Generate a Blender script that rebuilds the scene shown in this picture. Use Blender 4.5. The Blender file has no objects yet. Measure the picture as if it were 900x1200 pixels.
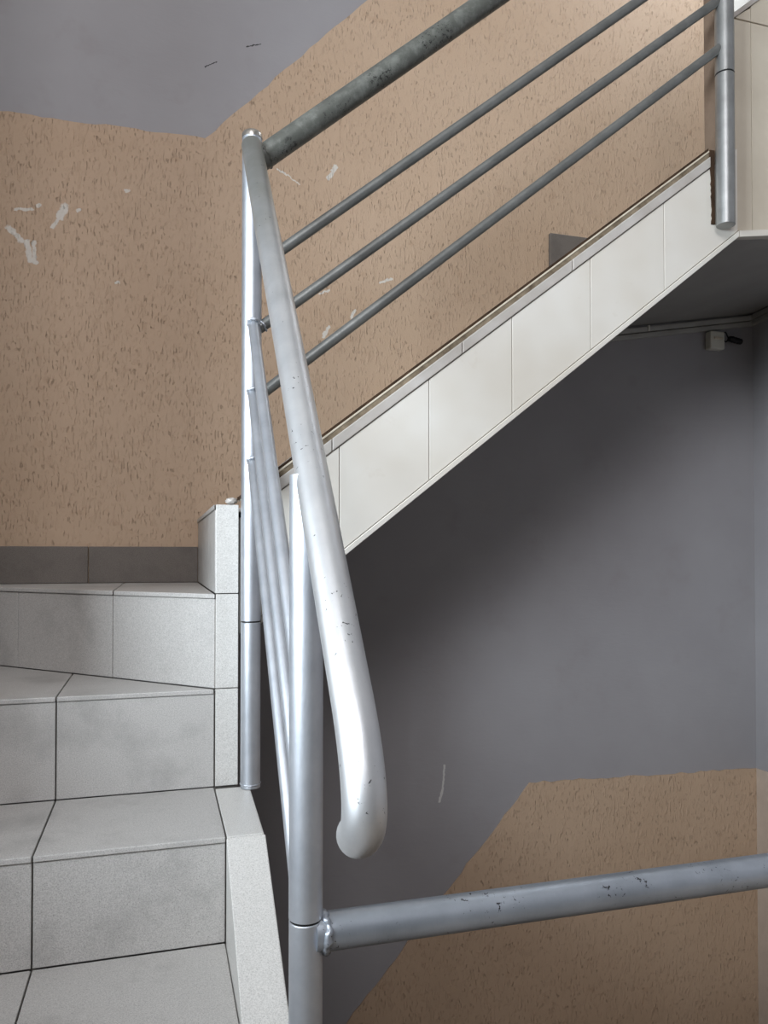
import bpy, bmesh, math, random
from mathutils import Vector, Matrix
random.seed(4)
sc = bpy.context.scene
COL = sc.collection

# ------------------------------------------------------------------ helpers
def lin(c):
    return tuple(((v / 255.0) / 12.92 if v / 255.0 <= .04045 else ((v / 255.0 + .055) / 1.055) ** 2.4) for v in c) + (1.0,)

def obj(name, bm, m, parent=None, bevel=0.0, smooth=False):
    bmesh.ops.recalc_face_normals(bm, faces=bm.faces[:])
    me = bpy.data.meshes.new(name)
    bm.to_mesh(me); bm.free()
    o = bpy.data.objects.new(name, me); COL.objects.link(o)
    for mm in (m if isinstance(m, (list, tuple)) else [m]):
        me.materials.append(mm)
    if smooth:
        for p in me.polygons: p.use_smooth = True
    if bevel:
        b = o.modifiers.new('bevel', 'BEVEL'); b.width = bevel; b.segments = 2
        b.limit_method = 'ANGLE'; b.angle_limit = math.radians(40)
        b.harden_normals = False
    if parent is not None: o.parent = parent
    return o

def thing(name, label, cat, loc=(0, 0, 0), group=None):
    o = bpy.data.objects.new(name, None); COL.objects.link(o)
    o.location = loc; o.empty_display_size = .05
    o['label'] = label; o['category'] = cat
    if group: o['group'] = group
    return o

def adopt(parent, *kids):
    """parent world-space built meshes to an Empty that has a location"""
    for k in kids:
        k.parent = parent
        k.matrix_parent_inverse = Matrix.Translation(-parent.location)

def struct(name, bm, m, label, cat, **k):
    o = obj(name, bm, m, **k); o['kind'] = 'structure'; o['label'] = label; o['category'] = cat
    return o

def box(bm, x0, x1, y0, y1, z0, z1, mi=0):
    vs = [bm.verts.new((x, y, z)) for z in (z0, z1) for y in (y0, y1) for x in (x0, x1)]
    for f in ((0, 1, 3, 2), (4, 6, 7, 5), (0, 4, 5, 1), (2, 3, 7, 6), (0, 2, 6, 4), (1, 5, 7, 3)):
        bm.faces.new([vs[i] for i in f]).material_index = mi

def prism(bm, pts, d, mi=0):
    """closed prism: planar polygon pts (3D) swept by vector d"""
    d = Vector(d)
    a = [bm.verts.new(p) for p in pts]
    b = [bm.verts.new(Vector(p) + d) for p in pts]
    n = len(pts)
    bm.faces.new(a).material_index = mi
    bm.faces.new(b[::-1]).material_index = mi
    for i in range(n):
        bm.faces.new((a[i], b[i], b[(i + 1) % n], a[(i + 1) % n])).material_index = mi

def profile(bm, xz, y0, y1, mi=0):
    prism(bm, [(x, y0, z) for x, z in xz], (0, y1 - y0, 0), mi)

def flat(bm, xy, z0, z1, mi=0):
    prism(bm, [(x, y, z0) for x, y in xy], (0, 0, z1 - z0), mi)

def vtile(bm, a, b, z0, z1, nrm, t):
    """upright tile between plan points a and b, face on the a-b line, thickness t behind it"""
    n = Vector((nrm[0], nrm[1], 0)).normalized() * -t
    prism(bm, [(a[0], a[1], z0), (b[0], b[1], z0), (b[0], b[1], z1), (a[0], a[1], z1)], n)

def tube(bm, pts, r, seg=28, caps=(True, True), dome=(0, 0)):
    """round tube along a polyline; r is a number or one radius per point; dome rounds an end"""
    pts = [Vector(p) for p in pts]
    rs = list(r) if isinstance(r, (list, tuple)) else [r] * len(pts)
    def dome_pts(p, d, rad, k):
        out = []
        for i in range(1, k + 1):
            a = math.pi / 2 * i / k
            out.append((p + d * math.sin(a) * rad * .55, max(rad * math.cos(a), rad * .04)))
        return out
    if dome[1]:
        d = (pts[-1] - pts[-2]).normalized()
        for p, rr in dome_pts(pts[-1], d, rs[-1], 6): pts.append(p); rs.append(rr)
    if dome[0]:
        d = (pts[0] - pts[1]).normalized()
        for p, rr in dome_pts(pts[0], d, rs[0], 6): pts.insert(0, p); rs.insert(0, rr)
    n = len(pts); tang = []
    for i in range(n):
        t = Vector()
        if i > 0: t += (pts[i] - pts[i - 1]).normalized()
        if i < n - 1: t += (pts[i + 1] - pts[i]).normalized()
        tang.append(t.normalized())
    up = Vector((0, 0, 1)) if abs(tang[0].z) < .9 else Vector((0, 1, 0))
    u = tang[0].cross(up).normalized(); rings = []
    for i in range(n):
        u = (u - tang[i] * u.dot(tang[i])).normalized(); v = tang[i].cross(u)
        rings.append([bm.verts.new(pts[i] + (u * math.cos(2 * math.pi * k / seg) + v * math.sin(2 * math.pi * k / seg)) * rs[i]) for k in range(seg)])
    for i in range(n - 1):
        for k in range(seg):
            bm.faces.new((rings[i][k], rings[i][(k + 1) % seg], rings[i + 1][(k + 1) % seg], rings[i + 1][k]))
    if caps[0]: bm.faces.new(rings[0][::-1])
    if caps[1]: bm.faces.new(rings[-1])

def smooth_by_angle(o, deg=45):
    me = o.data
    bm = bmesh.new(); bm.from_mesh(me)
    for f in bm.faces: f.smooth = True
    for e in bm.edges:
        if len(e.link_faces) == 2 and e.calc_face_angle(0) > math.radians(deg): e.smooth = False
    bm.to_mesh(me); bm.free()

def pipe(name, pts, r, m, parent, **k):
    bm = bmesh.new(); tube(bm, pts, r, **k)
    o = obj(name, bm, m); smooth_by_angle(o)
    if parent is not None: adopt(parent, o)
    return o

def weld(name, c, axis, R, m, parent, rr=.004, lump=.0016, seg=44):
    """lumpy weld bead around a joint"""
    c = Vector(c); axis = Vector(axis).normalized()
    u = axis.orthogonal().normalized(); v = axis.cross(u)
    bm = bmesh.new(); rings = []; ph = random.uniform(0, 6)
    for i in range(seg):
        a = 2 * math.pi * i / seg
        rad = (u * math.cos(a) + v * math.sin(a))
        q = rr + lump * (.6 * math.sin(5 * a + ph) + .4 * math.sin(11 * a + 2 * ph)) + random.uniform(-lump, lump) * .25
        s = lump * (.8 * math.sin(3 * a + ph) + .4 * math.sin(8 * a)) + random.uniform(-lump, lump) * .25
        rings.append([bm.verts.new(c + rad * (R + q * math.cos(2 * math.pi * k / 8)) + axis * (s + q * math.sin(2 * math.pi * k / 8))) for k in range(8)])
    for i in range(seg):
        for k in range(8):
            bm.faces.new((rings[i][k], rings[(i + 1) % seg][k], rings[(i + 1) % seg][(k + 1) % 8], rings[i][(k + 1) % 8]))
    o = obj(name, bm, m, smooth=True); o.parent = parent
    return o

# ------------------------------------------------------------------ materials
class NT:
    def __init__(s, name):
        s.m = bpy.data.materials.new(name); s.m.use_nodes = True
        s.t = s.m.node_tree; s.t.nodes.clear()
        s.out = s.n('ShaderNodeOutputMaterial'); s.b = s.n('ShaderNodeBsdfPrincipled')
        s.l(s.b.outputs[0], s.out.inputs[0])
        s.co = s.n('ShaderNodeTexCoord').outputs['Object']
    def n(s, t, **k):
        nd = s.t.nodes.new(t)
        for a, v in k.items(): setattr(nd, a, v)
        return nd
    def l(s, a, b): s.t.links.new(a, b)
    def set(s, **k):
        for a, v in k.items(): s.b.inputs[a.replace('_', ' ')].default_value = v
    def scale(s, v, src=None):
        m = s.n('ShaderNodeMapping'); m.inputs['Scale'].default_value = v
        s.l(src or s.co, m.inputs[0]); return m.outputs[0]
    def noise(s, sc_, det=2, rough=.5, src=None, dist=0, col=False):
        n = s.n('ShaderNodeTexNoise'); n.inputs['Scale'].default_value = sc_
        n.inputs['Detail'].default_value = det; n.inputs['Roughness'].default_value = rough
        n.inputs['Distortion'].default_value = dist
        s.l(src or s.co, n.inputs['Vector']); return n.outputs[1 if col else 0]
    def ramp(s, src, a, b, va=0., vb=1., mode='LINEAR'):
        m = s.n('ShaderNodeMapRange'); m.interpolation_type = mode
        s.l(src, m.inputs[0])
        for i, v in zip((1, 2, 3, 4), (a, b, va, vb)): m.inputs[i].default_value = v
        return m.outputs[0]
    def mix(s, fac, a, b, blend='MIX'):
        m = s.n('ShaderNodeMix', data_type='RGBA', blend_type=blend)
        for v, i in ((fac, 0), (a, 6), (b, 7)):
            if hasattr(v, 'links'): s.l(v, m.inputs[i])
            else: m.inputs[i].default_value = v
        return m.outputs[2]
    def math(s, op, a, b=0.):
        m = s.n('ShaderNodeMath', operation=op)
        for v, i in ((a, 0), (b, 1)):
            if hasattr(v, 'links'): s.l(v, m.inputs[i])
            else: m.inputs[i].default_value = v
        return m.outputs[0]
    def vm(s, op, a, b=None):
        m = s.n('ShaderNodeVectorMath', operation=op)
        for v, i in ((a, 0), (b, 1)):
            if v is None: continue
            if hasattr(v, 'links'): s.l(v, m.inputs[i])
            else: m.inputs[i].default_value = v
        return m
    def bump(s, h, strength, dist, prev=None):
        b = s.n('ShaderNodeBump'); b.inputs['Strength'].default_value = strength
        b.inputs['Distance'].default_value = dist; s.l(h, b.inputs['Height'])
        if prev: s.l(prev, b.inputs['Normal'])
        return b.outputs[0]
    def segs(s, P, lst):
        """mask of chips and scratches: capsules a-b of half width w in the wall plane"""
        tot = None
        for (ax, az), (bx, bz), w in lst:
            ba = Vector((bx - ax, 0, bz - az)); bb = max(ba.length_squared, 1e-9)
            pa = s.vm('SUBTRACT', P, (ax, 0, az)).outputs[0]
            h = s.n('ShaderNodeMath', operation='MULTIPLY', use_clamp=True)
            s.l(s.vm('DOT_PRODUCT', pa, ba).outputs['Value'], h.inputs[0]); h.inputs[1].default_value = 1 / bb
            sc1 = s.n('ShaderNodeVectorMath', operation='SCALE'); sc1.inputs[0].default_value = ba
            s.l(h.outputs[0], sc1.inputs['Scale'])
            d = s.vm('LENGTH', s.vm('SUBTRACT', pa, sc1.outputs[0]).outputs[0]).outputs['Value']
            mk = s.ramp(d, w, w * .7)
            tot = mk if tot is None else s.math('MAXIMUM', tot, mk)
        return tot
    def wallpos(s, amp):
        """object position flattened onto the wall plane and roughened by noise"""
        n = s.vm('SUBTRACT', s.noise(75, 3, .7, col=True), (.5, .5, .5)).outputs[0]
        sc1 = s.n('ShaderNodeVectorMath', operation='SCALE'); s.l(n, sc1.inputs[0]); sc1.inputs['Scale'].default_value = amp
        p = s.vm('ADD', s.co, sc1.outputs[0]).outputs[0]
        return s.vm('MULTIPLY', p, (1, 0, 1)).outputs[0]

def m_beige():
    k = NT('beige_scratch_render')
    k.set(Roughness=.62); k.b.inputs['Specular IOR Level'].default_value = .35
    st = k.scale((1, 1, .2))
    g1 = k.noise(250, 2, .5, st, .1)
    groove = k.ramp(g1, .305, .40, 1., 0.)                      # sparse vertical worm grooves
    brk = k.ramp(k.noise(30, 3), .38, .58)
    groove = k.math('MULTIPLY', groove, brk)
    ridge = k.ramp(k.noise(120, 2, .5, k.scale((1, 1, .3)), .5), .56, .74)
    lump = k.noise(38, 3, .55, k.scale((1, 1, .6)))
    h = k.math('ADD', k.math('MULTIPLY', groove, -1.), k.math('ADD', k.math('MULTIPLY', lump, .55), k.math('MULTIPLY', ridge, .5)))
    h = k.math('ADD', h, k.math('MULTIPLY', k.noise(420, 2), .12))
    base = k.mix(k.ramp(k.noise(2.2, 3), .3, .7), lin((187, 160, 134)), lin((194, 168, 143)))
    base = k.mix(k.ramp(k.noise(30, 3), .62, .75, 0, .35), base, lin((174, 145, 118)))
    base = k.mix(k.math('MULTIPLY', groove, .16), base, lin((128, 108, 90)))
    P = k.wallpos(.016)
    base = k.mix(k.segs(P, CHIPS), base, lin((214, 208, 198)))
    k.l(base, k.b.inputs['Base Color'])
    k.l(k.bump(h, .9, .0034), k.b.inputs['Normal'])
    return k.m

def m_grey():
    k = NT('grey_wall_paint')
    k.set(Roughness=.55); k.b.inputs['Specular IOR Level'].default_value = .3
    base = k.mix(k.ramp(k.noise(1.6, 4, .6), .3, .7), lin((151, 148, 150)), lin((163, 161, 163)))
    base = k.mix(k.ramp(k.noise(9, 4, .6), .6, .8, 0, .3), base, lin((140, 132, 130)))
    P = k.wallpos(.010)
    base = k.mix(k.segs(P, SCRATCH_PALE), base, lin((205, 203, 200)))
    base = k.mix(k.segs(P, SCRATCH_DARK), base, lin((52, 50, 50)))
    k.l(base, k.b.inputs['Base Color'])
    h = k.math('ADD', k.math('MULTIPLY', k.noise(60, 3, .6, k.scale((.5, 1, 1.6))), .7), k.math('MULTIPLY', k.noise(300, 2), .2))
    k.l(k.bump(h, .35, .002), k.b.inputs['Normal'])
    return k.m

def m_plain(name, c1, c2, rough=.6, spec=.35, nsc=14, bump=.2, metal=0.):
    k = NT(name); k.set(Roughness=rough, Metallic=metal); k.b.inputs['Specular IOR Level'].default_value = spec
    k.l(k.mix(k.ramp(k.noise(nsc, 4, .6), .32, .68), lin(c1), lin(c2)), k.b.inputs['Base Color'])
    if bump: k.l(k.bump(k.noise(180, 3, .6), bump, .0015), k.b.inputs['Normal'])
    return k.m

def m_granite(name, base, dark, light, dirt=.35, rough=.42):
    k = NT(name); k.set(Roughness=rough); k.b.inputs['Specular IOR Level'].default_value = .4
    c = k.mix(k.ramp(k.noise(520, 2, .6), .35, .65), lin(dark), lin(light))
    c = k.mix(.62, c, lin(base))
    c = k.mix(k.ramp(k.noise(700, 1), .64, .70, 0, .5), c, lin(tuple(v * .72 for v in dark)))
    c = k.mix(k.ramp(k.noise(7, 5, .65), .50, .75, 0, dirt), c, lin(tuple(v * .74 for v in base)))
    k.l(c, k.b.inputs['Base Color'])
    k.l(k.bump(k.noise(420, 2, .6), .16, .0012), k.b.inputs['Normal'])
    return k.m

def m_glaze():
    k = NT('cream_glazed_tile'); k.set(Roughness=.26); k.b.inputs['Specular IOR Level'].default_value = .45
    c = k.mix(k.ramp(k.noise(3.2, 3, .6), .35, .68), lin((219, 215, 207)), lin((208, 201, 189)))
    c = k.mix(k.ramp(k.noise(16, 5, .65), .60, .82, 0, .4), c, lin((188, 176, 158)))
    k.l(c, k.b.inputs['Base Color'])
    k.l(k.bump(k.noise(26, 2), .06, .002), k.b.inputs['Normal'])
    return k.m

def m_silver(name, c1, c2, wear=0., chips=.0, rough=.40, metal=.55, worn=(58, 58, 54), top_grey=0.):
    k = NT(name); k.set(Metallic=metal, Roughness=rough)
    c = k.mix(k.ramp(k.noise(18, 4, .6), .35, .7), lin(c1), lin(c2))
    if top_grey:                                             # paint mixed towards grey at the top of the rail
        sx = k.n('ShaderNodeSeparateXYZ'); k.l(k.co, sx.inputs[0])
        g = k.math('MULTIPLY', k.ramp(k.math('ADD', sx.outputs['Z'], k.math('MULTIPLY', k.noise(14, 4), .35)), .55, .92), top_grey)
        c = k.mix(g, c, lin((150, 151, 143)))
    if wear:
        w = k.ramp(k.noise(24, 6, .72), .60 - wear * .28, .70 - wear * .22)
        c = k.mix(k.math('MULTIPLY', w, .7), c, lin(worn))
        w2 = k.math('MULTIPLY', k.ramp(k.noise(150, 4, .7), .56, .60), k.ramp(k.noise(9, 2), .48, .56))
        c = k.mix(k.math('MULTIPLY', w2, .85), c, lin((26, 25, 24)))
        k.l(k.ramp(w, 0, 1, metal, .15), k.b.inputs['Metallic'])
    if chips:
        q = k.math('MULTIPLY', k.ramp(k.noise(120, 4, .7, None, .8), .665 - chips * .045, .675 - chips * .045), k.ramp(k.noise(14, 2), .54 - chips * .03, .58 - chips * .03))
        c = k.mix(q, c, lin((36, 35, 37)))
        k.l(k.ramp(q, 0, 1, metal, 0), k.b.inputs['Metallic'])
    k.l(c, k.b.inputs['Base Color'])
    h = k.math('ADD', k.noise(140, 3, .6, k.scale((1, 1, .35))), k.math('MULTIPLY', k.noise(40, 2), .6))
    k.l(k.bump(h, .22, .0011), k.b.inputs['Normal'])
    return k.m

# chips and scratches on the back wall, (x, z) metres on the wall
CHIPS = [((-.372, .842), (-.342, .812), .008), ((-.330, .812), (-.322, .764), .008), ((-.312, .812), (-.311, .766), .0055),
         ((-.322, .764), (-.308, .760), .008), ((-.268, .856), (-.250, .888), .006), ((-.252, .886), (-.238, .912), .0115), ((-.358, .892), (-.318, .896), .0038),
         ((-.304, .908), (-.300, .910), .006), ((-.206, .908), (-.202, .910), .006), ((.468, 1.088), (.490, 1.124), .007),
         ((.318, 1.092), (.352, 1.078), .003), ((.352, 1.078), (.380, 1.060), .002), ((.453, .626), (.468, .654), .005), ((.535, .688), (.548, .710), .005),
         ((.575, .700), (.590, .712), .004), ((-.086, .975), (-.082, .977), .005), ((-.110, .726), (-.106, .728), .005), ((.62, .80), (.66, .815), .004), ((.44, .75), (.47, .762), .0035)]
SCRATCH_PALE = [((.808, -.735), (.818, -.70), .0045), ((.818, -.70), (.824, -.63), .0035)]
SCRATCH_DARK = [((.118, 1.352), (.150, 1.372), .0015), ((.232, 1.430), (.272, 1.445), .0016)]

BEIGE = m_beige(); GREY = m_grey()
WHITEWALL = m_plain('pale_landing_paint', (226, 224, 218), (216, 213, 206))
SIDEWALL = m_plain('pale_side_wall_paint', (196, 192, 188), (186, 182, 178), .55, .4, 5)
JAMB = m_plain('dull_tan_jamb_paint', (150, 128, 108), (132, 112, 95))
CONC = m_plain('rough_concrete', (128, 126, 122), (105, 103, 99), .85, .2, 20, .5)
GROUT = m_plain('dark_tile_grout', (140, 136, 131), (110, 107, 102), .9, .1, 40, .4)
TILE = m_granite('grey_speckled_tile', (186, 183, 179), (136, 134, 131), (211, 209, 205), .6)
SKIRT = m_granite('dark_skirting_tile', (112, 104, 97), (74, 69, 65), (138, 130, 122), .7, .5)
CREAM = m_glaze()
CAP = m_plain('light_grey_edge_tile', (192, 187, 181), (172, 165, 157), .35, .4, 10, .08)
DIRT = m_plain('dirty_mortar_bed', (146, 132, 112), (92, 80, 66), .9, .1, 30, .6)
PALE = m_plain('pale_tile_edge', (214, 204, 186), (190, 178, 158), .5, .3, 30, .1)
BROWN = m_plain('brown_dirt_line', (78, 60, 46), (52, 41, 33), .9, .1, 20, .4)
SOFFIT = m_plain('grey_soffit_paint', (150, 148, 144), (138, 136, 132), .6, .3, 4, .2)
SILVER = m_silver('silver_railing_paint', (216, 217, 218), (203, 205, 207), chips=.35, rough=.44, metal=.85, top_grey=.85)
SILVERBAR = m_silver('silver_bar_paint', (204, 208, 214), (186, 191, 198), rough=.46, metal=.85)
WORN = m_silver('worn_dark_handrail', (124, 126, 120), (104, 105, 100), wear=.7, rough=.46, metal=.4, worn=(72, 73, 67))
BARSHADE = m_silver('shaded_silver_bar_paint', (136, 137, 134), (116, 117, 114), rough=.45, metal=.7)  # silver bar paint darkened to carry the shade on the upper bars
POSTGREY = m_silver('grey_upper_post_paint', (160, 161, 160), (140, 141, 139), rough=.42, metal=.75)
GUARD = m_silver('blue_grey_guard_paint', (178, 184, 192), (160, 166, 174), chips=1., rough=.40, metal=.75)
BRIGHT = m_plain('bare_steel_cap', (205, 200, 192), (170, 165, 158), .3, .5, 60, .1, .9)
DUCT = m_plain('grey_painted_conduit', (176, 174, 168), (158, 156, 150), .5, .35, 12, .05)
PLASTIC = m_plain('white_plastic_box', (222, 220, 208), (206, 203, 190), .4, .45, 12, .0)
BLACK = m_plain('black_rubber', (22, 22, 22), (14, 14, 14), .5, .4, 30, .1)
TILELIGHT = m_granite('clean_speckled_tile', (207, 205, 200), (164, 162, 157), (226, 224, 220), .15)
CREAMDULL = m_plain('dull_cream_tile', (204, 194, 176), (192, 181, 163), .32, .4, 6, .05)
TAN = m_plain('dull_tan_kerb_paint', (132, 113, 97), (114, 97, 82))
GROUT2 = m_plain('pale_tile_grout', (186, 178, 166), (160, 150, 136), .85, .2, 30, .2)
FLOOR = m_granite('floor_tile', (150, 138, 124), (120, 110, 98), (165, 154, 140))

# ------------------------------------------------------------------ setting
XL, XR, YB, YF = -.555, 1.955, 2.16, -1.45       # stairwell walls
ZF, ZC = -2.35, 3.1
CL = .006                                        # clearance of the masonry from the walls
S = 1.5                                          # plane of the upper flight's outer face
LA, LB, LC, LD, LE = -.608, -.442, -.256, -.075, .096   # tread levels
GR = .0012                                       # half a grout joint

bm = bmesh.new()
box(bm, XL - .15, XR + .15, YB, YB + .15, ZF, ZC, 0)
def jag(a, b, n=26, amp=.0035):
    """points from a to b with a slightly uneven paint edge"""
    out = []
    for i in range(n):
        t = i / n; w = random.uniform(-amp, amp) if i else 0
        dx, dz = b[0] - a[0], b[1] - a[1]; L = math.hypot(dx, dz)
        out.append((a[0] + dx * t - dz / L * w, a[1] + dz * t + dx / L * w))
    return out
up = jag((XL, 1.1385), (.119, 1.150)) + jag((.119, 1.150), (1.10, 2.17), 40) + [(1.10, 2.17), (1.81, 2.17), (1.81, .95), (1.3, .90), (.75, .47), (.3, .06), (.05, -.3), (XL, -.3)]
profile(bm, up, YB - .004, YB + .01, 1)
lo = jag((.03, -1.88), (.40, -1.475), 16) + jag((.40, -1.475), (1.1025, -.7032), 34) + jag((1.1025, -.7032), (XR, -.7255), 34) + [(XR, -.7255), (XR, ZF), (.03, ZF)]
profile(bm, lo, YB - .004, YB + .01, 1)
box(bm, 1.80, XR, YB - .002, YB + .01, .93, 2.6, 2)
struct('wall_back', bm, [GREY, BEIGE, WHITEWALL], 'back stairwell wall, tan scratch render with smooth grey painted areas', 'wall')

bm = bmesh.new(); box(bm, XR, XR + .15, YF, YB, ZF, ZC, 0)
jg = jag((YB, -.7255), (YF, -.72), 40, .003)
prism(bm, [(XR - .003, y, z) for y, z in jg] + [(XR - .003, YF, -.72), (XR - .003, YF, ZF), (XR - .003, YB, ZF)], (.01, 0, 0), 1)
struct('wall_right', bm, [GREY, m_plain('pale_tan_side_paint', (196, 180, 165), (186, 170, 155), .5)], 'right-hand stairwell wall, grey above and pale tan below', 'wall')
BLOCK_TOP = -.085  # top of the unseen low wall added to shade the lower steps
XO, YW = -1.8, 1.10                                 # viewer's landing opens left, to an assumed window placed for its light
WY0, WY1, WZ0, WZ1 = -.62, .62, -.05, 1.0
bm = bmesh.new()
box(bm, XL - .12, XL, YW, YB, ZF, ZC)
box(bm, XO, XL - .12, YW, YW + .12, ZF, ZC)
struct('wall_left', bm, SIDEWALL, 'left stairwell wall beside the winder steps', 'wall')
bm = bmesh.new()
box(bm, XO - .15, XO, YF, WY0, ZF, ZC); box(bm, XO - .15, XO, WY1, YW + .12, ZF, ZC)
box(bm, XO - .15, XO, WY0, WY1, ZF, WZ0); box(bm, XO - .15, XO, WY0, WY1, WZ1, ZC)
struct('wall_window', bm, SIDEWALL, 'wall with the assumed window at the far left of the landing', 'wall')
bm = bmesh.new()
for y in (WY0, (WY0 + WY1) / 2 - .02, WY1 - .04): box(bm, XO - .12, XO - .07, y, y + .04, WZ0, WZ1)
for z in (WZ0, WZ1 - .04): box(bm, XO - .12, XO - .07, WY0, WY1, z, z + .04)
struct('window_assumed_1', bm, WHITEWALL, 'white frame of the assumed unseen left window', 'window')
bm = bmesh.new(); box(bm, -.80, -.70, -.17, YW, -1.45, BLOCK_TOP); box(bm, -.70, XL, YW - .1, YW, -1.45, BLOCK_TOP)
struct('wall_light_blocker', bm, SIDEWALL, 'added low wall on the left, out of view, shading the lower steps', 'wall')
bm = bmesh.new()  # assumed window frame on the solid wall, put in with the upper light
for y in (1.56, 2.06): box(bm, XR - .02, XR + .01, y - .02, y + .02, 1.80, 2.60)
for z in (1.80, 2.56): box(bm, XR - .02, XR + .01, 1.54, 2.08, z, z + .04)
struct('window_assumed_2', bm, WHITEWALL, 'white frame of an assumed upper landing window, added with its light', 'window')
bm = bmesh.new(); box(bm, XO, .141, YF, -.17, -1.62, -1.45); box(bm, .143, XR - .001, YF, .93, -1.52, -1.353)
struct('floor_landing', bm, FLOOR, 'landing floor the viewer stands on', 'floor')
bm = bmesh.new(); box(bm, XO - .15, XR + .15, YF - .15, YB + .15, ZF - .1, ZF)
struct('floor', bm, FLOOR, 'tiled floor at the bottom of the stairwell', 'floor')
bm = bmesh.new(); box(bm, XO - .15, XR + .15, YF - .15, YB + .15, ZC, ZC + .1)
struct('ceiling', bm, WHITEWALL, 'ceiling of the stairwell', 'ceiling')
VX0, VX1, VZ0, VZ1 = -1.35, .05, 1.45, 2.75      # assumed high window behind the viewer, placed for its light
bm = bmesh.new()
box(bm, XO - .15, VX0, YF - .15, YF, ZF, ZC); box(bm, VX1, XR + .15, YF - .15, YF, ZF, ZC)
box(bm, VX0, VX1, YF - .15, YF, ZF, VZ0); box(bm, VX0, VX1, YF - .15, YF, VZ1, ZC)
struct('wall_front', bm, m_plain('darkened_front_paint', (92, 84, 78), (78, 72, 68)), 'wall behind the viewer with an assumed high window', 'wall')  # unseen wall coloured dark to dim what the rails reflect
bm = bmesh.new()
for x in (VX0, (VX0 + VX1) / 2 - .02, VX1 - .04): box(bm, x, x + .04, YF - .12, YF - .07, VZ0, VZ1)
for z in (VZ0, VZ1 - .04): box(bm, VX0, VX1, YF - .12, YF - .07, z, z + .04)
struct('window_assumed_3', bm, WHITEWALL, 'white frame of the assumed high window behind the viewer', 'window')

# skirting tiles along the back wall of the winder step, and of the upper landing
bm = bmesh.new()
for x0, x1 in ((XL, -.45), (-.45, -.1745), (-.1745, .105)):
    box(bm, x0 + GR, x1 - GR, YB - .014, YB - .002, LD + .001, .0215)
o = struct('baseboard_back', bm, SKIRT, 'dark grey skirting tiles along the tan back wall above the top winder step', 'skirting', bevel=.001)
bm = bmesh.new(); box(bm, 1.174, 1.40, YB - .016, YB - .002, .90, 1.008); box(bm, 1.403, 1.77, YB - .016, YB - .002, .90, 1.008)
struct('baseboard_landing', bm, SKIRT, 'grey skirting tile corner showing above the upper flight kerb', 'skirting', bevel=.0015)

# ------------------------------------------------------------------ lower flight with winders
low = thing('staircase', 'grey speckled tile staircase with winder steps climbing on the left', 'stairs', (-.2, 1.2, LA))
KX0, KX1 = .105, .166                             # kerb on the void side
YBr, YA = 1.235, .955
T = .009                                          # tile thickness
J1 = -.1745                                       # the tile joint running up the steps
bm = bmesh.new()
steps = [(YBr, S, LB), (YA, YBr, LA), (YA - .28, YA, LA - .167), (YA - .56, YA - .28, LA - .334), (YA - .84, YA - .56, LA - .50), (YA - 1.12, YA - .84, LA - .667)]
for y0, y1, z in steps: box(bm, XL + CL, (KX1 - T if y1 > 1.2 else .140), y0 + T, y1 + T, z - .35, z - T)
flat(bm, [(XL + CL, S + T), (.105 + T, S + T), (.105 + T, YB - CL), (XL + CL, YB - CL)], LB - .4, LB - T)
flat(bm, [(XL + CL, S + T), (.105 + T, S + T), (.105 + T, YB - CL), (XL + CL, YB - CL)], LB - .1, LC - T)
flat(bm, [(XL + .02, YB - CL), (.105 + T, S + T * 1.5), (.105 + T, YB - CL)], LC - .1, LD - T)
box(bm, .105 + T, .146, S + T, YB - CL, LB - .4, LE - T)
adopt(low, obj('concrete_core', bm, GROUT))
def tread(name, polys, z):
    b_ = bmesh.new()
    for p in polys: flat(b_, p, z - T, z)
    o_ = obj(name, b_, TILE, bevel=.0016); adopt(low, o_); return o_
def riser(name, tiles):
    b_ = bmesh.new()
    for a, b, z0, z1, n in tiles: vtile(b_, a, b, z0, z1, n, T)
    o_ = obj(name, b_, TILE, bevel=.0012); adopt(low, o_); return o_
N = .004                                          # nosing overhang
for i, (y0, y1, z) in enumerate(steps):
    zl = z - (.166 if i else LB - LA)
    yb = y1 - .0005
    tread('tread', [[(J1 + GR, y0 - N), (KX0 - GR, y0 - N), (KX0 - GR, yb), (J1 + GR, yb)],
                    [(-.455 + GR, y0 - N), (J1 - GR, y0 - N), (J1 - GR, yb), (-.455 + GR, yb)],
                    [(XL + CL, y0 - N), (-.455 - GR, y0 - N), (-.455 - GR, yb), (XL + CL, yb)]], z)
    riser('riser', [((x0 + GR, y0), (x1 - GR, y0), zl + .001, z - T - .0008, (0, -1)) for x0, x1 in ((XL + CL, -.455), (-.455, J1), (J1, KX0))])
# winder C: risers parallel to the front edge, triangular tread
dd = Vector((-1, 1, 0)).normalized()
def along(s): return (.105 + dd.x * s, S + dd.y * s)
riser('riser', [((x0 + GR, S), (x1 - GR, S), LB + .001, LC - T - .0008, (0, -1)) for x0, x1 in ((XL + CL, -.455), (-.455, J1), (J1, KX0))])
yj = S + (.105 - J1)
tread('tread', [[(.105 - .002, S - N), (J1 + GR, S - N), (J1 + GR, yj - .003)],
                [(J1 - GR, S - N), (J1 - GR, yj), (-.455 + GR, S + .105 + .455 - .003), (-.455 + GR, S - N)],
                [(-.455 - GR, S - N), (-.455 - GR, S + .56 - .006), (XL + CL, YB - .012), (XL + CL, S - N)]], LC)
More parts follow.
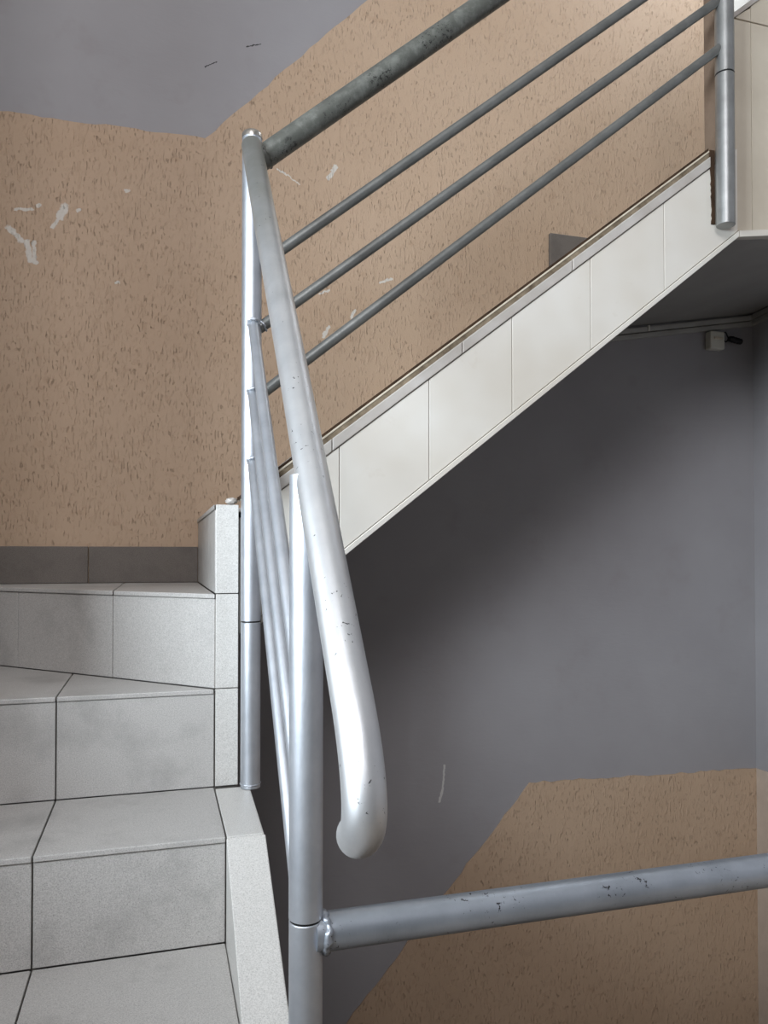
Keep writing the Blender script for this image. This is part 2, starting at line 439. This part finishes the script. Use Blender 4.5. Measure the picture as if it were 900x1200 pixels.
# winder D: diagonal riser
sj = [0, .2755, .5785, .86, .915]
riser('riser', [(along(a + GR), along(b - GR), LC + .001, LD - T - .0008, (-1, -1)) for a, b in zip(sj[:-1], sj[1:])])
on = N * .7
pj = along(.27)
tread('tread', [[(.105 - .001, S - on * 1.2), (pj[0] + GR - on, pj[1] - GR - on), (pj[0] + GR, YB - CL), (.1035, YB - CL)],
                [(pj[0] - GR - on, pj[1] + GR - on), (XL + CL, YB - .012), (XL + CL, YB - CL), (pj[0] - GR, YB - CL)]], LD)
# last riser faces left under the corner of the upper flight
riser('riser', [((.105, S + .002), (.105, S + .20 - GR), LD + .001, LE - T - .0008, (-1, 0)),
                ((.105, S + .20 + GR), (.105, YB - .007), LD + .001, LE - T - .0008, (-1, 0))])
# tile column closing the inner ends of the winders
bm = bmesh.new()
for z0, z1 in ((LB, LC), (LC, LD), (LD, LE + GR * .6)):
    vtile(bm, (.1065, S - .001), (.1490, S - .001), z0 + GR, z1 - GR * .6, (0, -1), T)
adopt(low, obj('newel_facing', bm, TILELIGHT, bevel=.001))
b_ = bmesh.new(); flat(b_, [(.102, S - .002), (.1065, S + .0095), (.149, S + .0095), (.149, S + .10), (.317, S + .10), (.317, YB - .007), (.102, YB - .007)], LE - T, LE)
tt = obj('tread', b_, TILE, bevel=.0015); adopt(low, tt)
# kerb: flat tile at tread level, then a sloping band beside the steps going down
sl = .64
bm = bmesh.new()
flat(bm, [(KX0 + GR, YBr - .003), (KX1 - .002, YBr - .003), (KX1 + .004, S - .012), (KX0 + GR, S - .012)], LB - T, LB)
ye = -.2
prism(bm, [(KX0, YBr - .005, LB - .001), (KX0, .985, LB - sl * (YBr - .985)), (KX0, .985, LB - sl * (YBr - .985) - .19), (KX0, YBr - .005, LB - .2)], (KX1 - KX0, 0, 0))
prism(bm, [(KX0, .982, LB - sl * (YBr - .982)), (KX0, ye, LB - sl * (YBr - ye)), (KX0, ye, LB - sl * (YBr - ye) - .19), (KX0, .982, LB - sl * (YBr - .982) - .19)], (.145 - KX0, 0, 0))
adopt(low, obj('kerb', bm, TILELIGHT, bevel=.0016))

# ------------------------------------------------------------------ upper flight
upf = thing('staircase', 'upper stair flight with cream tiled outer side rising to the right', 'stairs', (.75, 1.8, .3))
RUN, RISE, N5 = .2138, .1608, 5
def zb(x): return .0034 + .7884 * (x - .3664)      # underside edge
def zt(x): return .1758 + .7746 * (x - .232)       # top of the kerb
X0, X1 = .152, 1.318
bm = bmesh.new()
prof = [(X0, zb(X0) + .012), (X1, zb(X1) + .012), (X1, .89)]
xs = .105 + RUN * N5
prof += [(xs, .89)]
for i in range(N5 - 1, -1, -1):
    x = .105 + RUN * i; z = LE + RISE * i
    prof += [(x + RUN, z - T - .015), (max(x + T, X0), z - T - .015)]
profile(bm, prof, S + .012, YB - CL)
# landing slab with its gently rising underside
def sz(x, y): return .785 + .172 * (x - 1.476) - .065 * (y - S)
vb = [bm.verts.new((x, y, sz(x, y))) for x, y in ((X1, S + .012), (XR - CL, S + .012), (XR - CL, YB - CL), (X1, YB - CL))]
vt = [bm.verts.new((x, y, .89)) for x, y in ((X1, S + .012), (XR - CL, S + .012), (XR - CL, YB - CL), (X1, YB - CL))]
bm.faces.new(vb); bm.faces.new(vt[::-1])
for i in range(4): bm.faces.new((vb[i], vt[i], vt[(i + 1) % 4], vb[(i + 1) % 4]))
adopt(upf, obj('concrete_core', bm, SOFFIT))
for i in range(1, N5):
    x = .105 + RUN * i; z = LE + RISE * i
    b_ = bmesh.new(); box(b_, x - .003, x + RUN - .001, S + .075, YB - .007, z - T - .013, z - .013)
    adopt(upf, obj('tread', b_, TILE, bevel=.0015))
    b_ = bmesh.new(); box(b_, x, x + T, S + .075, YB - .007, z - RISE - .012, z - T - .014)
    adopt(upf, obj('riser', b_, TILE, bevel=.001))
b_ = bmesh.new(); box(b_, xs - .003, XR - CL, S + .062, YB - .018, .891, .90)
adopt(upf, obj('landing_paving', b_, TILE, bevel=.0015))
# cream tiles of the outer face
EDG = .0155                                        # bottom edging
TR = .030                                          # edge tile under the top
bm = bmesh.new()
js = [.160, .3486, .5395, .7288, .9209, 1.1128, 1.318]
for a, b in zip(js[:-1], js[1:]):
    a += GR * .6; b -= GR * .6
    zta = lambda x: zt(x) - .031 - TR * .62
    profile(bm, [(a, zb(a) + EDG), (b, zb(b) + EDG), (b, zta(b)), (a, zta(a))], S, S + .010)
adopt(upf, obj('tile_facing', bm, CREAM, bevel=.001))
bm = bmesh.new(); profile(bm, [(.160, zb(.160) + .004), (1.33, zb(1.33) + .004), (1.33, zb(1.33) + .19), (1.24, zt(1.24) - .012), (.160, zt(.160) - .012)], S + .006, S + .058)
adopt(upf, obj('kerb_core', bm, GROUT2))
bm = bmesh.new()
profile(bm, [(.192, zb(.192)), (1.320, zb(1.320)), (1.320, zb(1.320) + EDG - .0015), (.192, zb(.192) + EDG - .0015)], S - .003, S + .02)
adopt(upf, obj('bottom_edging', bm, CREAM, bevel=.0015))
bm = bmesh.new()
XE = 1.2395
for a, b in ((.192, .332), (.3335, .612), (.6135, .8735), (.875, XE)):
    profile(bm, [(a, zt(a) - .0235 - TR * .8), (b, zt(b) - .0235 - TR * .8), (b, zt(b) - .022), (a, zt(a) - .022)], S - .004, S + .012)
adopt(upf, obj('edge_tile', bm, CAP, bevel=.0018))
bm = bmesh.new()
n = 60; lo_, hi_ = [], []
for i in range(n + 1):
    x = .160 + (XE - .160) * i / n
    lo_.append((x, zt(x) - .026)); hi_.append((x, zt(x) - .0085 + random.uniform(-.001, .001)))
profile(bm, lo_ + hi_[::-1], S + .001, S + .02)
adopt(upf, obj('mortar_bed', bm, DIRT))
bm = bmesh.new(); profile(bm, [(.154, zt(.154) - .0105), (XE, zt(XE) - .0105), (XE, zt(XE) - .0055), (.154, zt(.154) - .0055)], S - .0005, S + .055)
adopt(upf, obj('kerb_top_tile', bm, PALE, bevel=.001))
bm = bmesh.new(); profile(bm, [(.152, zt(.152) - .0055), (XE, zt(XE) - .0055), (XE, zt(XE) + .001), (.152, zt(.152) + .001)], S + .004, S + .06)
adopt(upf, obj('dirt_line', bm, BROWN))
# fascia of the upper landing to the right of the post
bm = bmesh.new()
def ft(x): return 1.292 + .80 * (x - 1.3165)
def fb(x): return .754 + .150 * (x - 1.318)
for a, b in ((1.276, 1.3638), (1.3638, 1.62), (1.62, 1.8), (1.8, XR - CL)):
    a += GR * .7; b -= GR * .7
    profile(bm, [(a, fb(a) + .017), (b, fb(b) + .017), (b, 1.281), (a, 1.281)], S + .004, S + .016)
    if b > 1.33: profile(bm, [(max(a, 1.32), 1.2845), (b, 1.2845), (b, ft(b) - .012), (max(a, 1.32), ft(max(a, 1.32)) - .006)], S + .004, S + .016)
adopt(upf, obj('landing_fascia', bm, CREAMDULL, bevel=.001))
XW = XR; XR = XR - CL
bm = bmesh.new(); profile(bm, [(1.27, fb(1.27) + .10), (1.33, fb(1.33) + .004), (XR, fb(XR) + .004), (XR, ft(XR) - .014), (1.33, ft(1.33) - .014), (1.27, 1.27)], S + .012, S + .048)
adopt(upf, obj('fascia_core', bm, GROUT2))
bm = bmesh.new(); box(bm, 1.2655, 1.2695, S + .010, S + .050, .93, 1.60); box(bm, 1.2695, 1.32, S + .012, S + .050, 1.25, 1.60)
adopt(upf, obj('kerb_end', bm, TAN, bevel=.001))
bm = bmesh.new(); profile(bm, [(1.322, fb(1.322)), (XR, fb(XR)), (XR, fb(XR) + .0155), (1.322, fb(1.322) + .0155)], S - .002, S + .02)
adopt(upf, obj('bottom_edging', bm, CREAM, bevel=.0015))
bm = bmesh.new(); profile(bm, [(1.312, ft(1.312) - .008), (XR, ft(XR) - .008), (XR, ft(XR) + .006), (1.312, ft(1.312) + .006)], S, S + .08)
adopt(upf, obj('edge_tile', bm, CAP, bevel=.0015))
XR = XW
bm = bmesh.new()
lo_, hi_ = [], []
for i in range(25):
    z = .775 + (.95 - .775) * i / 24
    lo_.append((1.2425 - (z - .775) * .02 + random.uniform(-.0018, .0018), z)); hi_.append((1.251, z))
profile(bm, lo_ + hi_[::-1], S - .003, S + .006)
adopt(upf, obj('mortar_seam', bm, BROWN))

# ------------------------------------------------------------------ railing (one welded piece)
PX, PY = .1703, 1.4775                              # post at the turn
FX, FY = .1668, .889                               # post in the foreground
QX, QY = 1.2615, 1.4745                             # post of the upper landing
rail = thing('stair_railing', 'silver painted tubular steel stair railing turning from lower to upper flight', 'railing', (PX, PY, LB))
def post(x, y, z0, zj, z1, r, m=SILVER):
    """upright with a slip joint at zj"""
    b_ = bmesh.new()
    tube(b_, [(x, y, zj + .0015), (x, y, z1)], r)
    o_ = obj('post', b_, m); smooth_by_angle(o_)
    adopt(rail, o_)
    b2 = bmesh.new(); tube(b2, [(x, y, z0), (x, y, zj - .0015)], [r * .985] * 2)
    s_ = obj('sleeve', b2, m, bevel=.001); smooth_by_angle(s_); s_.parent = o_
    b3 = bmesh.new(); tube(b3, [(x, y, zj - .01), (x, y, zj + .01)], r * .93)
    c_ = obj('joint_gap', b3, BLACK); smooth_by_angle(c_); c_.parent = o_
    return o_
pl = post(PX, PY, LB + .001, -.127, .800, .0190, SILVERBAR)
cp = pipe('post_cap', [(PX, PY, .800), (PX, PY, .806)], .0197, BRIGHT, None, dome=(0, 1)); cp.parent = pl
weld('weld_bead', (PX, PY, LB + .0085), (0, 0, 1), .0186, SILVERBAR, pl, .0014, .0005)
b_ = bmesh.new(); bmesh.ops.create_icosphere(b_, subdivisions=3, radius=1)
for v in b_.verts:
    q = v.co.copy(); k = 1 + .25 * math.sin(q.x * 7 + q.y * 5) * math.sin(q.z * 6 + 1)
    v.co = Vector((.137 + q.x * .011 * k, 1.521 + q.y * .010 * k, LE + .0085 + q.z * .007 * k))
lump = obj('mortar_lump', b_, CAP, smooth=True); adopt(low, lump)
pf = post(FX, FY, -1.352, -.422, .093, .0198, SILVERBAR)
pr = post(QX, QY, .764, 1.118, 1.85, .0213, POSTGREY)
# foreground handrail
def bez(p0, p1, p2, p3, n):
    out = []
    for i in range(n + 1):
        t = i / n; s = 1 - t
        out.append(tuple(s ** 3 * a + 3 * s * s * t * b + 3 * s * t * t * c + t ** 3 * d for a, b, c, d in zip(p0, p1, p2, p3)))
    return out
hx = .1725
hz = lambda y: .786 + 1.166 * (y - 1.478)
pts = [(PX - .001, 1.472, hz(1.472) + .004), (hx - .002, 1.30, hz(1.30)), (hx, 1.0, hz(1.0)), (hx, .80, hz(.80))]
pts += bez((hx, .690, hz(.690)), (hx, .645, hz(.645)), (hx, .629, -.238), (hx, .668, -.250), 14)
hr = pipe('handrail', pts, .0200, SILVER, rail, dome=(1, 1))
# sloping bars of the lower flight
for z in (.442, .311, .180):
    y0, y1 = PY - .012, FY + .008
    b = pipe('bar', [(PX + .001, y0, z), (PX - .0005, 1.30, z - 1.13 * (y0 - 1.30)), (FX, y1, z - 1.13 * (y0 - y1))], .0100, SILVERBAR, rail, seg=20)
    weld('weld_bead', (PX + .001, y0 - .0085, z - .004), (0, 1, 1.13), .0100, SILVERBAR, b, .0026, .001, 24)
# upper flight rail and bars
h2 = pipe('handrail', [(PX + .004, PY, .753), (1.30, PY, .753 + .852 * (1.30 - PX - .004))], .0225, WORN, rail)
weld('weld_bead', (PX + .024, PY, .771), (1, 0, .852), .0215, WORN, h2, .003, .0012)
for x0, z0, x1, z1 in ((.2404, .6021, 1.0348, 1.2483), (.1945, .4432, 1.2321, 1.279), (.2031, .3201, 1.2311, 1.1645)):
    s_ = (z1 - z0) / (x1 - x0)
    xa, xb = PX + .010, QX - .012
    b = pipe('bar', [(xa, PY, z0 + s_ * (xa - x0)), (xb, QY, z0 + s_ * (xb - x0))], .0106, BARSHADE, rail, seg=20)
    weld('weld_bead', (PX + .021, PY, z0 + s_ * (PX + .021 - x0)), (1, 0, s_), .0106, SILVERBAR, b, .0022, .0009, 24)
# level guard rail in the foreground, from the post to the right wall
g = pipe('guard_rail', [(FX + .010, FY, -.4405), (XR - .001, FY, -.446)], .0218, GUARD, rail)
weld('weld_bead', (FX + .0225, FY, -.4405), (1, 0, 0), .0205, GUARD, g, .0045, .0018, 72)

# ------------------------------------------------------------------ cables under the landing
def duct(name, label, drop, h, y_in):
    t_ = thing(name, label, 'conduit', (1.5, YB - .01, .70), group='conduits under the upper landing')
    b_ = bmesh.new()
    zf = lambda x: .7392 + .175 * (x - 1.4759) - drop
    d = .016
    profile(b_, [(1.29, zf(1.29) - h), (XR - .001, zf(XR) - h), (XR - .001, zf(XR)), (1.29, zf(1.29))], YB - d, YB - .001)
    zr = zf(XR)
    o_ = obj('wall_run', b_, DUCT, bevel=.003); adopt(t_, o_)
    b_ = bmesh.new()
    ys = YB - d + .002; ye_ = S + .10
    zz = lambda y: zr + .06 * (ys - y)
    prism(b_, [(XR - d, ys, zz(ys) - h), (XR - d, ye_, zz(ye_) - h), (XR - d, ye_, zz(ye_)), (XR - d, ys, zz(ys))], (d - .001, 0, 0))
    o_ = obj('side_run', b_, DUCT, bevel=.003); adopt(t_, o_)
    return t_, zf
d1, z1f = duct('cable_conduit', 'upper grey cable conduit tucked against the landing underside', .004, .0175, 0)
d2, z2f = duct('cable_conduit', 'lower grey cable conduit running just above the white junction box', .0240, .0160, 0)
b_ = bmesh.new(); box(b_, 1.527, 1.532, YB - .019, YB - .012, z1f(1.53) - .016, z1f(1.53) + .0025)
adopt(d1, obj('clip', b_, PLASTIC))
jb = thing('junction_box', 'small white junction box on grey wall below the cable conduits', 'electrical box', (1.785, YB, .69))
zj = z2f(1.787) - .016 - .008
b_ = bmesh.new(); box(b_, 1.759, 1.816, YB - .030, YB - .001, zj - .060, zj)
adopt(jb, obj('box_body', b_, PLASTIC, bevel=.005))
b_ = bmesh.new(); box(b_, 1.772, 1.806, YB - .034, YB - .028, zj - .027, zj - .020)
adopt(jb, obj('cover_tab', b_, PALE, bevel=.001))
for k_, (a, c) in enumerate((((1.812, -.006), (1.8355, -.016)), ((1.812, -.022), (1.8355, -.024)))):
    p0 = (a[0], YB - .02, zj + a[1]); p3 = (c[0], YB - .022, zj + c[1])
    pipe('wire', bez(p0, (p0[0] + .012, p0[1] - .012, p0[2] + .012 - .03 * k_), (p3[0] - .012, p3[1], p3[2] + .012 - .02 * k_), p3, 10), .0022, BLACK, jb, seg=8)
ho = thing('lamp_socket', 'black cylindrical lamp socket hanging by wires from the white junction box', 'lamp holder', (1.865, YB - .02, .70))
pipe('socket_body', [(1.838, YB - .022, zj - .019), (1.842, YB - .022, zj - .0195), (1.884, YB - .024, zj - .027)], [.007, .0098, .0098], BLACK, ho, seg=18, dome=(0, 1))
for t_ in (.25, .5, .75):
    x = 1.842 + .042 * t_; z = zj - .0195 - .0075 * t_
    pipe('rib', [(x - .0015, YB - .023, z), (x + .0015, YB - .023, z)], .0106, BLACK, ho, seg=18)

# ------------------------------------------------------------------ light
def area(name, loc, target, sx, sy, power, col):
    L = bpy.data.lights.new(name, 'AREA'); L.shape = 'RECTANGLE'; L.size = sx; L.size_y = sy; L.energy = power; L.color = col
    o = bpy.data.objects.new(name, L); COL.objects.link(o); o.location = loc
    o.rotation_euler = (Vector(target) - Vector(loc)).to_track_quat('-Z', 'Y').to_euler()
    return o
area('assumed_left_daylight', (XO - .05, (WY0 + WY1) / 2, (WZ0 + WZ1) / 2), (-.2, 1.4, .1), WY1 - WY0 - .1, WZ1 - WZ0 - .1, 122, (.81, .915, 1.0))  # stands in for daylight from the assumed left window
area('assumed_upper_daylight', (XR - .03, 1.81, 2.20), (.6, 2.0, 1.1), .42, .66, 10, (.86, .93, 1.0))  # added light grazing the upper wall, its window assumed
area('assumed_high_daylight', ((VX0 + VX1) / 2, YF + .02, (VZ0 + VZ1) / 2), (.3, 1.6, -.2), VX1 - VX0 - .1, VZ1 - VZ0 - .1, 58, (.98, .96, 1.0))  # added frontal light, from the assumed high window
w = bpy.data.worlds.new('sky'); sc.world = w; w.use_nodes = True
bg = w.node_tree.nodes['Background']; bg.inputs[0].default_value = (.75, .87, 1.0, 1); bg.inputs[1].default_value = 1.0

# ------------------------------------------------------------------ camera
cam = bpy.data.cameras.new('camera'); co = bpy.data.objects.new('camera', cam); COL.objects.link(co)
pitch = math.radians(1.0)
co.location = (0, 0, 0); co.rotation_euler = (math.pi / 2 + pitch, 0, -math.radians(16.4))
cam.sensor_fit = 'HORIZONTAL'; cam.sensor_width = 36; cam.lens = 36
cam.shift_y = ((650 - 900 * math.tan(pitch)) - 600) / 900
cam.clip_start = .02
sc.camera = co
sc.view_settings.view_transform = 'Standard'; sc.view_settings.look = 'None'
sc.view_settings.gamma = 1; sc.view_settings.use_curve_mapping = False
sc.view_settings.exposure = 0.0
sc.cycles.use_denoising = True
sc.cycles.max_bounces = 10; sc.cycles.diffuse_bounces = 6
